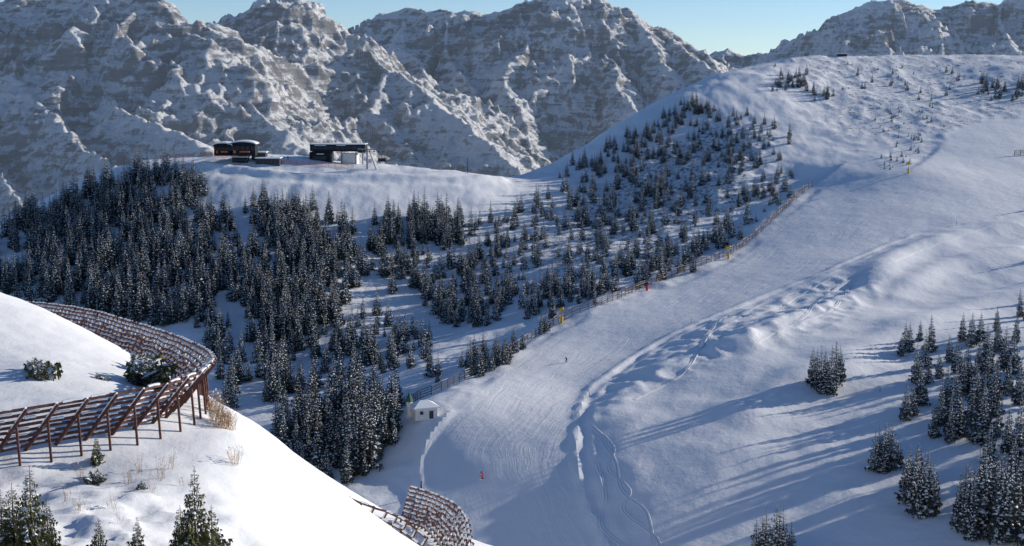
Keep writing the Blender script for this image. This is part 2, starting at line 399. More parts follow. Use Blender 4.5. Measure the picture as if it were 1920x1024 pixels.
def on_piste(p):
    i=np.argmin(abs(xs-p[0])); j=np.argmin(abs(ys-p[1])); return groom[j,i]>.2

# ---------------------------------------------------------------- foreground hill
Tn=[(-260,800,70),(-120,795,72),(-40,785,74),(85,765,76),(145,755,77),(195,747,78),(250,737,79),(300,728,80.5),(345,715,82),(378,703,84),(398,688,87),(404,676,91),(396,664,96),(378,653,102),(350,640,109),(315,627,117),(280,615,125),(235,602,134),(190,588,143),(140,578,153),(95,572,163),(50,568,174)]
FH=2.6
def fence_nodes(Tn,o0,o1,bend0,bend1):
    Tw=[P(*p) for p in Tn]; n=len(Tw); out=[]
    for i,t in enumerate(Tw):
        s=min(max((i-bend0)/(bend1-bend0),0),1); s=s*s*(3-2*s)
        a=o0+(o1-o0)*s; out.append((t,np.array([math.cos(a),math.sin(a),0])))
    return out
nodesA=fence_nodes(Tn,-.35,1.25,6,15)
OUT=2.3
nodesB=fence_nodes([(770,915,129),(795,922,127),(820,930,123),(845,942,119),(866,958,115),(878,978,111),(882,1005,107),(890,1040,103),(930,1060,101)],1.2,.4,0,6)
nodesC=fence_nodes([(655,935,121),(690,950,118),(730,961,115),(765,980,111),(800,1010,107)],.9,.7,0,4)
fc_=[]
for nd in (nodesA,nodesB,nodesC):
    for t,o in nd:
        f=t-o*OUT; f[2]=t[2]-FH; fc_.append(f)
        q=t+o*.2; q=q.copy(); q[2]=t[2]-FH-.75; fc_.append(q)
fg=[(-300,500,112),(-100,525,114),(0,546,115),(100,590,112),(180,640,107),(235,700,99),(0,650,98),(100,690,93),(0,740,86),(170,735,89),(-200,700,90),
 (0,1024,60),(200,1024,62.5),(400,1024,67.5),(600,1024,77),(740,1024,85),(560,885,86),(480,835,84.5),(425,800,83.5),(650,950,86),(500,950,77),(200,935,70),(400,900,77),(-300,1024,60)]
fc_+=[P(*p) for p in fg]
fc_+=[np.array(p,float) for p in [(-20,35,-15.5),(0,40,-21),(20,60,-34),(-60,35,-12),(-60,60,-16),(5,75,-35),(-1,95,-36),(8,110,-43),(-14,100,-30),(-10,120,-40),(-8,140,-48),(15,150,-62),(-25,150,-41),(-20,180,-60),(-60,200,-48),(20,200,-82),(-90,170,-30),(-30,230,-92),(40,230,-112),(-130,230,-80),(-130,120,-20),(-130,60,-10),(50,100,-75),(60,40,-60),(-60,260,-105),(0,270,-112)]]
TF=TPS(fc_,.0004)
xs2=np.arange(-125,45,.4); ys2=np.concatenate([np.arange(34,120,.4),np.arange(120,262,.8)]); X2,Y2=np.meshgrid(xs2,ys2)
cx=np.linspace(xs2[0],xs2[-1],170); cy=np.linspace(ys2[0],ys2[-1],230); CX,CY=np.meshgrid(cx,cy)
Z2=cub(TF(CX,CY),cx,cy,xs2,ys2)
lowp=np.clip((77-Y2)/6,0,1)*np.clip((-11-X2)/4,0,1)
Z2+=.22*fbm(X2/7,Y2/7,4,3)+.05*fbm(X2/1.3,Y2/1.3,3,5)+lowp*(.5*fbm(X2/3.2,Y2/3.2,4,15)+.22*(ridged(X2/1.8,Y2/1.8,2,11)-.9))
FF=Field(xs2,ys2,Z2)
grid_mesh('snowy_foreground_hill',X2,Y2,Z2,[M_SNOWF])

# ---------------------------------------------------------------- avalanche fences
def avalanche_fence(name,nodes,spacing=1.7,bars=8):
    T=[n[0] for n in nodes]; O=[n[1] for n in nodes]
    L=[0]
    for a,b in zip(T[:-1],T[1:]): L.append(L[-1]+np.linalg.norm(b-a))
    n=int(L[-1]/spacing); S=np.linspace(0,L[-1],n+1)
    Tt=np.array([[np.interp(s,L,[t[k] for t in T]) for k in range(3)] for s in S])
    Oo=np.array([[np.interp(s,L,[o[k] for o in O]) for k in range(3)] for s in S])
    for o in Oo: o/=np.linalg.norm(o)
    par=empty(name)
    gm=MB(); bm_=MB(); sm=MB()
    Ft=[]
    for i in range(n+1):
        t=Tt[i]; o=Oo[i]; f=t-o*OUT; f[2]=max(float(FF.h(f[0],f[1]))-.1, t[2]-FH-1.2)
        Ft.append(f)
        top=t+(t-f)/np.linalg.norm(t-f)*.15
        gm.beam(f,top,.13,.2)
        m=f+(t-f)*.72
        pb=m+o*.15; pb[2]=float(FF.h(pb[0],pb[1]))-.3
        gm.beam(m,pb,.12,.12)
        sm.beam(top+np.array([-.02,0,.08]),f+(t-f)*random.uniform(.45,.8)+np.array([0,0,.17]),.14,.06)
    for i in range(n):
        for k in range(bars):
            s=.1+.9*k/(bars-1)
            a=Ft[i]+(Tt[i]-Ft[i])*s; b=Ft[i+1]+(Tt[i+1]-Ft[i+1])*s
            nrm=-(Oo[i]+Oo[i+1])*.5*.11; nrm[2]=.09
            j=np.array([0,0,random.uniform(-.03,.03)])
            bm_.beam(a+nrm+j,b+nrm+j,.11,.15)
            if random.random()<.85:
                s0=random.uniform(.04,.3); s1=random.uniform(.6,.93)
                w_=random.uniform(.13,.18)
                e=nrm+j+np.array([0,0,.10+random.uniform(0,.02)])
                p,q=a+(b-a)*s0+e,a+(b-a)*s1+e; md=(p+q)/2+np.array([0,0,random.uniform(.01,.05)])
                sm.beam(p,md,w_,random.uniform(.07,.12)); sm.beam(md,q,w_+.01,random.uniform(.06,.12))
    gm.obj('girders_and_posts',[M_RUST],par); bm_.obj('crossbeams',[M_RUST],par); sm.obj('snow_caps',[M_SNOWP],par)
avalanche_fence('avalanche_barrier',nodesA)
avalanche_fence('avalanche_barrier',nodesB,1.5,9)
avalanche_fence('avalanche_barrier',nodesC,2.2,5)

# ---------------------------------------------------------------- trees
def conifer(name,seed,levels=24,R=.155,snow=.5,needle=None,nb0=10,dens=1.0,pw=1.0,flat=1.0):
    r=random.Random(seed); v=[];f=[];m=[]
    def tri(a,b,c,mi):
        k=len(v); v.extend([a,b,c]); f.append((k,k+1,k+2)); m.append(mi)
    segs=5; nside=6
    for s in range(segs):
        z0,z1=s/segs,(s+1)/segs; r0=.016*(1-z0)+.002; r1=.016*(1-z1)+.002
        for i in range(nside):
            a0=2*math.pi*i/nside;a1=2*math.pi*(i+1)/nside; k=len(v)
            v.extend([(r0*math.cos(a0),r0*math.sin(a0),z0-.03),(r0*math.cos(a1),r0*math.sin(a1),z0-.03),(r1*math.cos(a1),r1*math.sin(a1),z1-.03),(r1*math.cos(a0),r1*math.sin(a0),z1-.03)])
            f.append((k,k+1,k+2,k+3)); m.append(2)
    lean=[r.uniform(.75,1.25) for _ in range(8)]
    for l in range(levels):
        t=(l+r.uniform(-.3,.3))/levels; t=min(max(t,0),.985)
        z=.06+.93*t
        rad=R*((1-t)**.85)*(.8+.2*min(t/.12,1))*r.uniform(.72,1.22)+.006
        nb=max(4,int((nb0*(1-t)+4)*dens))
        a0=r.uniform(0,6.28)
        for b in range(nb):
            if r.random()<.12: continue
            az=a0+2*math.pi*b/nb+r.uniform(-.25,.25)
            ln=rad*r.uniform(.6,1.25)*lean[int(az*8/6.283)%8]
            dr=-r.uniform(.3,.65)*(1-.5*t)*flat; cx,sy=math.cos(az),math.sin(az); px,py=-sy,cx
            def pt(s,w,dz=0): 
                zz=z+dr*ln*s+.18*ln*(s*s)+dz
                return (cx*ln*s+px*w,sy*ln*s+py*w,zz)
            for s in (.2,.5,.82):
                w=ln*.36*(1.1-s*.75)*r.uniform(.8,1.3); dz=-ln*r.uniform(.12,.35)
                for sg in(-1,1):
                    tri(pt(s,0),pt(s+.28,sg*w,dz),pt(s+.2,sg*w*.15),0)
                    if s>.3: tri(pt(s,0),pt(s+.12,sg*w*.9,dz*1.9),pt(s+.16,0,dz*.3),0)
            tri(pt(.85,-.08*ln),pt(.85,.08*ln),pt(1.2,0,-.03*ln),0)
            if r.random()<snow:
                s0=r.uniform(.25,.55); s1=min(1.12,s0+r.uniform(.35,.6)); w=ln*r.uniform(.1,.22)*pw; k=len(v); sm_=(s0+s1)/2; d=.005
                v.extend([pt(s0,0,d),pt(sm_,-w,-w*.35),pt(s1,0,-ln*.05+d),pt(sm_,w,-w*.35),pt(sm_,0,d*1.9)])
                f.extend([(k,k+1,k+4),(k+1,k+2,k+4),(k+2,k+3,k+4),(k+3,k,k+4)]); m.extend([1]*4)
    me=bpy.data.meshes.new(name); me.from_pydata(v,[],f)
    for x in (needle or M_NEEDLE,M_SNOWP,M_BARK): me.materials.append(x)
    me.polygons.foreach_set('material_index',np.array(m,dtype=np.int32)); me.update()
    return me
far_meshes=[conifer('spruce_a',1,21,.135,.6,pw=1.15),conifer('spruce_b',2,22,.115,.5,pw=1.15),conifer('spruce_c',3,20,.15,.7,pw=1.15),conifer('spruce_d',4,17,.17,.9,None,10,1,1.5)]
near_meshes=[conifer('spruce_e',11,30,.15,.8,None,11,1,1.3),conifer('spruce_f',12,30,.125,.75,None,11,1,1.3),conifer('spruce_g',13,26,.165,.85,None,11,1,1.3),conifer('spruce_k',14,28,.14,.75,None,10,.85,1.3)]
fg_meshes=[conifer('spruce_h',21,34,.22,.38,M_NEEDLEG,13),conifer('spruce_i',22,30,.25,.45,M_NEEDLEG,12)]
dw_meshes=[conifer('dwarf_a',31,9,.62,1,M_NEEDLEG,12,1,3.2,-.5),conifer('dwarf_b',32,8,.8,1,M_NEEDLEG,13,1,3.0,-.35)]

def inp(u,v,poly):
    return bool(in_poly(np.array(u),np.array(v),poly))
places={k:[] for k in range(4)}
def scatter(poly,n,h0,h1,mix=(0,1,2),clump=1.0):
    us=[p[0] for p in poly]; vs=[p[1] for p in poly]; c=0; tries=0
    while c<n and tries<n*12:
        tries+=1
        u=random.uniform(min(us),max(us))+random.gauss(0,7); v=random.uniform(min(vs),max(vs))
        if not inp(u+random.gauss(0,9),v+random.gauss(0,6),poly): continue
        if pn(np.array(u/30+3.3),np.array(v/24+8.1))*clump<-.18+random.uniform(-.3,.1): continue
        h=FM.hit(u,v,225)
        if h is None or on_piste(h): continue
        hh=random.uniform(h0,h1)*(1 if random.random()>.3 else .65)
        places[random.choice(mix)].append((h,hh)); c+=1
A=[(0,445),(60,405),(130,370),(200,345),(290,318),(375,330),(392,385),(440,440),(435,560),(350,620),(200,600),(60,570),(-60,555),(-60,525),(90,505),(50,478),(-60,485),(-60,460)]
scatter(A,620,10,15,(0,1,2),.4)
scatter([(470,385),(560,390),(650,425),(690,520),(640,620),(560,660),(470,620),(440,540),(480,440)],310,10,15,(0,1,2),.5)
scatter([(690,425),(740,405),(870,405),(885,435),(850,470),(760,460),(690,485)],95,9,13,(0,1,2),.7)
scatter([(770,475),(950,495),(975,560),(930,615),(830,610),(780,540)],110,8,13,(0,1,2),.7)
scatter([(680,460),(790,460),(800,560),(700,540)],26,8,12)
scatter([(380,610),(520,610),(600,640),(690,640),(700,700),(540,760),(430,770),(390,700)],95,9,14,(0,1,2),.6)
scatter([(505,870),(540,800),(640,760),(740,735),(752,800),(710,860),(670,910),(560,900)],150,11,17,(0,1,2),.4)
scatter([(880,430),(1000,390),(1100,340),(1200,290),(1400,300),(1420,325),(1300,390),(1200,440),(1100,490),(950,510)],230,6,10.5,(0,1,2,3),.5)
scatter([(975,600),(1000,550),(1180,505),(1350,440),(1430,405),(1500,345),(1515,335),(1440,395),(1360,465),(1200,533),(1050,593)],150,6,11,(0,1,2,3),.3)
scatter([(950,500),(1100,480),(1300,400),(1420,340),(1440,380),(1300,450),(1100,530),(980,540)],70,5,9.5,(0,1,2,3),.3)
scatter([(1160,280),(1280,200),(1350,190),(1400,230),(1480,240),(1500,270),(1420,320),(1300,300)],140,4.5,8,(0,2,3),.7)
scatter([(1050,330),(1160,270),(1300,192),(1340,198),(1200,300),(1060,350)],80,5,9,(0,1,2),.6)
scatter([(1440,150),(1520,140),(1520,165),(1440,172)],34,4,7,(2,3))
scatter([(1515,170),(1560,165),(1560,190),(1520,192)],14,5,8,(2,3))
scatter([(1830,160),(1915,155),(1960,190),(1850,190)],44,4.5,8,(2,3))
scatter([(1560,140),(1850,130),(1850,190),(1560,190)],22,3,6,(3,))
scatter([(1400,120),(1900,112),(1900,135),(1400,150)],14,1.5,3.2,(3,))
scatter([(1640,205),(1760,195),(1760,235),(1640,240)],24,1.6,3.6,(3,))
scatter([(1640,240),(1740,240),(1735,315),(1650,325)],34,1.6,4,(3,))
scatter([(870,710),(890,660),(980,645),(1060,595),(1000,655),(920,700)],46,6,9.5)
scatter([(640,600),(720,590),(800,640),(830,730),(700,700)],46,7,11,(0,1,2),.5)
scatter([(1420,340),(1500,320),(1480,390),(1420,400)],18,5,8,(2,3))
forest=empty('spruce_forest')
for k,pl in places.items():
    vs=[];fs=[]
    for p,h in pl:
        a=random.uniform(0,6.28); s=h/2; b=len(vs)
        for q in range(4):
            t=a+q*math.pi/2; vs.append((p[0]+math.cos(t)*s*1.41421,p[1]+math.sin(t)*s*1.41421,p[2]-.2))
        fs.append((b,b+1,b+2,b+3))
    me=bpy.data.meshes.new('forest_stand'); me.from_pydata([tuple(map(float,x)) for x in vs],[],fs)
    o=link(bpy.data.objects.new('forest_stand',me),forest)
    o.instance_type='FACES'; o.use_instance_faces_scale=True; o.instance_faces_scale=1.0
    o.show_instancer_for_render=False; o.show_instancer_for_viewport=False
    link(bpy.data.objects.new('spruce',far_meshes[k]),o)

def tree(u,v,hpx,f=FM,meshes=near_meshes,y0=225,name='spruce_tree'):
    h=f.hit(u,v,y0)
    if h is None: return
    H=hpx*h[1]/F*random.uniform(.92,1.1)
    o=bpy.data.objects.new(name,random.choice(meshes)); o.location=(h[0],h[1],h[2]-.15)
    w=random.uniform(.85,1.1); o.scale=(H*w,H*w,H); o.rotation_euler=(random.uniform(-.03,.03),random.uniform(-.03,.03),random.uniform(0,6.28)); link(o)
R=[(1524,722,70),(1540,738,95),(1556,742,110),(1568,722,92),(1548,712,60),(1532,730,80),(1576,715,70),
 (1640,884,98),(1655,886,110),(1672,880,100),(1648,860,70),(1684,876,62),(1664,870,90),
 (1698,940,105),(1712,960,130),(1730,968,140),(1745,960,110),(1705,915,85),(1722,905,80),(1738,930,100),(1720,945,120),
 (1800,990,110),(1815,1000,150),(1832,985,160),(1850,1008,190),(1870,1000,170),(1890,1012,210),(1905,1000,160),(1918,980,170),(1935,1020,200),(1880,960,130),(1862,930,100),(1845,900,90),(1900,900,110),
 (1808,960,110),(1842,960,120),(1868,970,150),(1900,950,130),(1915,930,120),(1822,1012,140),(1878,1020,170),
 (1690,668,52),(1705,660,60),(1712,780,70),(1700,790,85),(1725,760,90),(1718,720,80),(1735,690,75),(1745,660,70),(1725,640,45),(1698,650,50),(1740,720,80),
 (1752,820,80),(1765,800,95),(1780,830,90),(1775,760,80),(1790,780,100),(1805,740,85),(1800,820,110),(1820,800,105),(1840,830,115),(1815,710,80),(1835,700,85),(1850,740,95),(1862,780,110),(1760,710,65),
 (1785,810,90),(1830,770,100),(1845,800,100),(1870,820,100),(1825,740,90),(1870,740,90),(1795,700,70),(1780,680,60),(1855,700,80),
 (1805,640,60),(1820,650,70),(1838,640,62),(1850,670,70),(1870,660,75),(1885,690,85),(1900,700,95),(1868,620,50),(1905,640,60),(1890,740,90),(1912,760,100),
 (1912,594,58),(1925,600,62),(1890,850,110),(1912,860,120),(1855,870,95),
 (1418,1050,90),(1435,1060,118),(1452,1062,125),(1468,1064,128),(1482,1060,95),(1428,1055,100),(1460,1055,110)]
for t in R: tree(*t)
for t in [(1960,700,100),(1985,760,110),(1950,800,110),(2010,830,130),(1960,880,130),(2000,930,150),(1980,640,80),(2050,720,110),(2080,800,120),(2060,900,150),(1975,560,60),(2040,600,70),(2100,640,80),(2020,480,60),(2070,470,70),(2110,500,70),(2150,560,80),(2000,1000,170),(1960,960,150),(2010,385,45),(2040,400,50),(2100,420,60)]: tree(*t)
for t in [(30,1085,215),(62,1095,235),(95,1085,185),(5,1060,150),(368,1090,240),(345,1070,130),(398,1075,140),(186,1062,110),(262,1062,115),(182,872,62)]:
    tree(*t,f=FF,meshes=fg_meshes,y0=50,name='young_spruce_tree')
for t in [(66,700,34),(78,712,44),(88,700,26),(184,710,16),(198,714,14),(262,722,50),(276,724,66),(292,716,46),(268,700,40),(264,918,26),(182,905,30)]:
    tree(*t,f=FF,meshes=dw_meshes,y0=50,name='snowy_dwarf_pine')

# shrubs
def shrub(name,u,v,hpx,f,y0,mt,n=60,snow=.3,wide=.7):
    h=f.hit(u,v,y0)
    if h is None: return
    H=hpx*h[1]/F; mb=MB(); r=random
    for i in range(n):
        a=r.uniform(0,6.28); t=r.uniform(.05,wide); L=H*r.uniform(.4,1)
        b=Vector((r.uniform(-.2,.2)*H,r.uniform(-.2,.2)*H,-.05)); d=Vector((math.cos(a)*t,math.sin(a)*t,1)).normalized()
        e=b+d*L; mb.cyl(b,e,.007*H,.003*H,3,0)
        for _ in range(6):
            q=b+d*L*r.uniform(.3,1); q2=q+Vector((r.uniform(-1,1),r.uniform(-1,1),r.uniform(.2,1)))*H*.18
            mb.cyl(q,q2,.0045*H,.002*H,3,0)
            if r.random()<snow:
                mb.cyl(tuple(q2),tuple(q2+Vector((.02*H,0,.05*H))),H*.04,H*.02,5,1)
    mb.obj(name,[mt,M_SNOWP],None,False,tuple(h))
for a,n in [((405,792,56),40),((420,800,50),40),((432,808,44),30),((396,775,50),30),((412,806,40),30),((440,872,42),20),((155,905,40),8),((300,900,50),9),((320,880,42),8),((150,960,44),8),((210,960,40),6),((240,915,44),9),((262,890,40),8),((340,915,30),5),((130,945,50),6),((285,925,36),6),((225,985,30),5)]:
    shrub('bare_shrub',*a,FF,50,M_SHRUB,n,.05,.6)

# ---------------------------------------------------------------- piste fence
def wood_fence(name,pts,H=2.0,sp=3.0,rails=4):
    L=[0]
    for a,b in zip(pts[:-1],pts[1:]): L.append(L[-1]+np.hypot(*(b-a)[:2]))
    n=max(1,int(L[-1]/sp)); S=np.linspace(0,L[-1],n+1); par=empty(name)
    q=[]
    for s in S:
        x=np.interp(s,L,[p[0] for p in pts]); y=np.interp(s,L,[p[1] for p in pts]); q.append(np.array([x,y,float(FM.h(x,y))]))
    a_=MB(); b_=MB(); c_=MB()
    for i,p in enumerate(q):
        a_.beam(p+[0,0,-.3],p+[0,0,H+random.uniform(0,.15)],.18)
        if i<n:
            for k in range(rails):
                z=.45+k*(H-.5)/(rails-1); j=random.uniform(-.05,.05)
                b_.beam(p+[0,-.1,z+j],q[i+1]+[0,-.1,z+random.uniform(-.05,.05)],.05,.18)
                if random.random()<.3: c_.beam(p+[0,-.1,z+.12+j],q[i+1]+[0,-.1,z+.12],.08,.04)
    a_.obj('posts',[M_WOOD],par); b_.obj('boards',[M_WOOD],par)
    if c_.v: c_.obj('snow_caps',[M_SNOWP],par)
fw=[h for h in (FM.hit(u,v,225) for u,v in smooth_line(fence_uv,4)) if h is not None]
fw=[p for i,p in enumerate(fw) if i==0 or np.linalg.norm(p-fw[i-1])<40]
wood_fence('wooden_snow_fence',fw,2.4)
fr=[h for h in (FM.hit(u,v,225) for u,v in [(1902,292),(1920,291),(1980,290)]) if h is not None]
wood_fence('wooden_snow_fence',fr,2.2,3)

# ---------------------------------------------------------------- snow guns
def snow_gun(u,v,col=M_YEL,H=3.6):
    h=FM.hit(u,v,225); e=empty('snow_cannon',tuple(h))
    a=MB(); a.cyl((0,0,-.3),(0,0,H),.12,.09,8); a.cyl((0,0,H),(0,0,H+.15),.35,.35,10); a.obj('mast',[M_GREY],e)
    b=MB(); b.cyl((0,0,.05),(0,0,2.0),.42,.42,10); b.obj('safety_padding',[col],e)
    c=MB(); c.cyl((-.9,-.3,H+.35),(.35,.1,H+.75),.52,.42,12); c.cyl((.35,.1,H+.75),(.6,.18,H+.83),.42,.2,12); c.box((.1,.0,H+.2),(.5,.5,.4)); c.obj('fan_barrel',[M_YEL if col is M_YEL else M_DGREY],e)
snow_gun(1366,486); snow_gun(1053,606); snow_gun(1703,326); snow_gun(1213,545,M_RED,1.6)
for u,v,hp in [(877,325,28),(1296,606,10),(790,925,22),(1793,423,8),(1650,735,8),(1105,745,10)]:
    h=FM.hit(u,v,225); 
    if h is None: continue
    a=MB(); H=hp*h[1]/F; a.cyl((0,0,-.3),(0,0,H),.07 if hp<20 else .2,.05 if hp<20 else .15,6,0); a.cyl((0,0,H*.97),(0,0,H),.12,.12,6,1); a.obj('marker_pole',[M_DGREY,M_ORANGE],None,False,tuple(h))

# ---------------------------------------------------------------- hut
h=FM.hit(795,783,225); hut=empty('white_chapel_hut',tuple(h)); hut.rotation_euler=(0,0,.35)
a=MB(); a.box((0,0,1.1),(5.4,4.2,2.8)); a.obj('walls',[M_WALL],hut)
a=MB(); a.box((1.2,-2.12,.9),(1.0,.08,1.9)); a.box((-1.2,-2.12,1.5),(.8,.08,.8)); a.box((2.72,0,1.5),(.08,.9,.8)); a.obj('door_and_windows',[M_DGREY],hut)
a=MB(); z=2.5; vs=[(-3.2,-2.6,z),(3.2,-2.6,z),(3.2,2.6,z),(-3.2,2.6,z),(-3.2,-2.6,z+.3),(3.2,-2.6,z+.3),(3.2,2.6,z+.3),(-3.2,2.6,z+.3),(-.9,0,z+1.6),(.9,0,z+1.6)]
a.add(vs,[(0,3,2,1),(0,1,5,4),(1,2,6,5),(2,3,7,6),(3,0,4,7),(4,5,9,8),(5,6,9),(6,7,8,9),(7,4,8)]); a.obj('snowy_roof',[M_SNOWP],hut)
a=MB(); a.cyl((-3.0,2.0,0),(-3.0,2.0,3.6),.75,.75,8,0); a.cyl((-3.0,2.0,3.6),(-3.0,2.0,5.9),1.05,.05,8,1); a.cyl((-3,2,5.9),(-3,2,6.5),.05,.03,5,1); a.obj('turret',[M_WALL,M_GREEN],hut)

# ---------------------------------------------------------------- summit station
def at(u,v,y0=560): return FM.hit(u,v,y0)
def stn(u,v): 
    h=at(u,v); return h if h is not None else P(u,v,600)
b0=stn(632,306); e=empty('chairlift_station',tuple(b0)); e.rotation_euler=(0,0,-.06)
a=MB(); a.box((-7.3,3,1.6),(9,9,6.2)); a.obj('cladding_hall',[M_BLACK],e)
a=MB(); a.box((0.4,2.5,6.6),(24,7,3.0)); a.box((10.5,2.5,4.8),(3,5,.6)); a.obj('machine_housing',[M_BLACK],e)
a=MB(); a.box((5.2,2.6,1.5),(7,6,5)); a.obj('ground_floor_wall',[M_WALL],e)
a=MB(); a.box((.4,2.5,8.25),(24.4,7.4,.28)); a.obj('roof_snow',[M_SNOWP],e)
a=MB()
for i in range(9): a.box((-9.6+i*2.5,-1.03,6.7),(2.1,.06,1.5))
a.box((-7.3,-1.53,2.2),(6,.06,1.6)); a.obj('windows',[M_GLASS],e)
a=MB(); a.box((-7,-1.08,7.75),(5,.05,.35)); a.box((2,-1.08,7.75),(4,.05,.3)); a.box((-7,-1.56,4.0),(3.2,.05,.4)); a.obj('sign_marks',[M_WHITE],e)
a=MB(); 
for x in (2.2,8.5,11.4): a.cyl((x,-.7,-1),(x,-.7,5.1),.28,.28,8)
a.obj('pillars',[M_GREY],e)
p=stn(702,318); e=empty('lift_pylon',tuple(p)); a=MB(); a.cyl((-3,0,-.5),(-3,0,8.6),.42,.34,8); a.cyl((1,0,-.5),(-2,0,8),.3,.25,8)
a.beam((-7,0,8.8),(5,0,8.2),.5,.45); a.beam((-7,0,8.2),(5,0,7.6),.12); a.obj('frame',[M_GREY],e)
a=MB()
for i in range(6): a.cyl((-6+i*2,-.3,8.0-i*.1),(-6+i*2,.1,8.0-i*.1),.35,.35,10)
a.obj('sheaves',[M_DGREY],e)
a=MB(); a.cyl((3.2,0,7.8),(3.2,0,5.0),.07,.07,6); a.box((3.2,0,3.4),(3.4,1.0,.18)); a.box((3.2,.5,4.1),(3.4,.12,1.3)); a.beam((1.6,-.5,4.4),(1.6,.5,4.9),.1); a.beam((4.8,-.5,4.4),(4.8,.5,4.9),.1); a.beam((1.6,.45,4.9),(4.8,.45,4.9),.12); a.obj('chair',[M_DGREY],e)
def lodge(u,v,W,D,H,name):
    p=stn(u,v); e=empty(name,tuple(p)); a=MB(); a.box((0,D/2,H/2-.6),(W,D,H+1.2)); a.obj('walls',[M_BLACK],e)
    a=MB(); n=10; vs=[]
    for yy in(-.6,D+.6):
        for i in range(n+1):
            t=math.pi*i/n; vs.append((-math.cos(t)*W*.56,yy,H+math.sin(t)*H*.5))
    fs=[(i,i+1,n+2+i,n+1+i) for i in range(n)]+[tuple(range(n+1))[::-1],tuple(range(n+1,2*n+2))]
    a.add(vs,fs); a.obj('curved_roof',[M_BLACK],e)
    a=MB()
    for i in range(n-1):
        t0=math.pi*(i+.5)/n; t1=math.pi*(i+1.5)/n
        a.add([(-math.cos(t)*W*.575,yy,H+.15+math.sin(t)*H*.53) for t,yy in((t0,-.8),(t1,-.8),(t1,D+.5),(t0,D+.5))]+[(-math.cos(t)*W*.56,-.8,H+.0+math.sin(t)*H*.42) for t in(t0,t1)],[(0,1,2,3),(4,5,1,0)])
    a.obj('roof_snow',[M_SNOWP],e)
    a=MB()
    for i in range(5): a.box((-W*.4+i*W*.2,-.05,H*.6),(W*.15,.08,H*.5))
    a.obj('windows',[M_GLASS],e)
    a=MB(); a.box((W*.1,-1.2,.6),(W*.4,.5,.6)); a.box((-W*.3,-1.0,H*.18),(W*.1,.5,1.2)); a.obj('orange_banners',[M_ORANGE],e)
lodge(455,287,10.5,7,3.3,'gondola_station'); lodge(418,287,7.5,7,2.9,'gondola_station')
def kiosk(u,v,W,D,H,wall=M_BLACK,name='kiosk'):
    p=stn(u,v); e=empty(name,tuple(p)); a=MB(); a.box((0,D/2,H/2-.4),(W,D,H+.8)); a.obj('walls',[wall],e)
    a=MB(); a.box((0,D/2,H+.2),(W+.8,D+.8,.4)); a.obj('snowy_roof',[M_SNOWP],e)
    a=MB(); n=max(2,int(W/1.6))
    for i in range(n): a.box((-W/2+(i+.5)*W/n,-.04,H*.55),(W/n*.7,.07,H*.5))
    a.obj('windows',[M_GLASS],e)
kiosk(450,306,6.5,4,2.4); kiosk(502,309,10,6,2.6,M_DGREY,'mountain_restaurant'); kiosk(485,302,6,5,3.4,M_DGREY,'mountain_restaurant')
kiosk(1580,106,5,4,1.4,M_DGREY,'summit_hut')
def net(us,vfun,H=1.1,name='orange_safety_net'):
    mb=MB(); q=[stn(u,vfun(u)) for u in us]
    for a_,b_ in zip(q[:-1],q[1:]):
        if np.linalg.norm(a_-b_)>25: continue
        mb.beam(a_+[0,0,-.2],a_+[0,0,H+.1],.08,None,1)
        for k in range(6): mb.beam(a_+[0,0,.15+k*H/6],b_+[0,0,.15+k*H/6],.04,.08)
    mb.obj(name,[M_ORANGE,M_DGREY])
net(list(range(520,665,12)),lambda u:306+(u-520)*.07,1.6); net(list(range(376,440,10)),lambda u:291+(u-376)*.05)
net(list(range(300,372,9)),lambda u:296-(u-300)*.05)
p=at(1481,110,700)
if p is None: p=P(1481,108,785)
a=MB(); a.cyl((0,0,-1),(0,0,5.2),.16,.12,6); a.beam((-1.6,0,3.8),(1.6,0,3.8),.2); a.beam((-1,0,2.6),(1,0,2.6),.14); a.obj('summit_cross',[M_GREY],None,False,tuple(p))

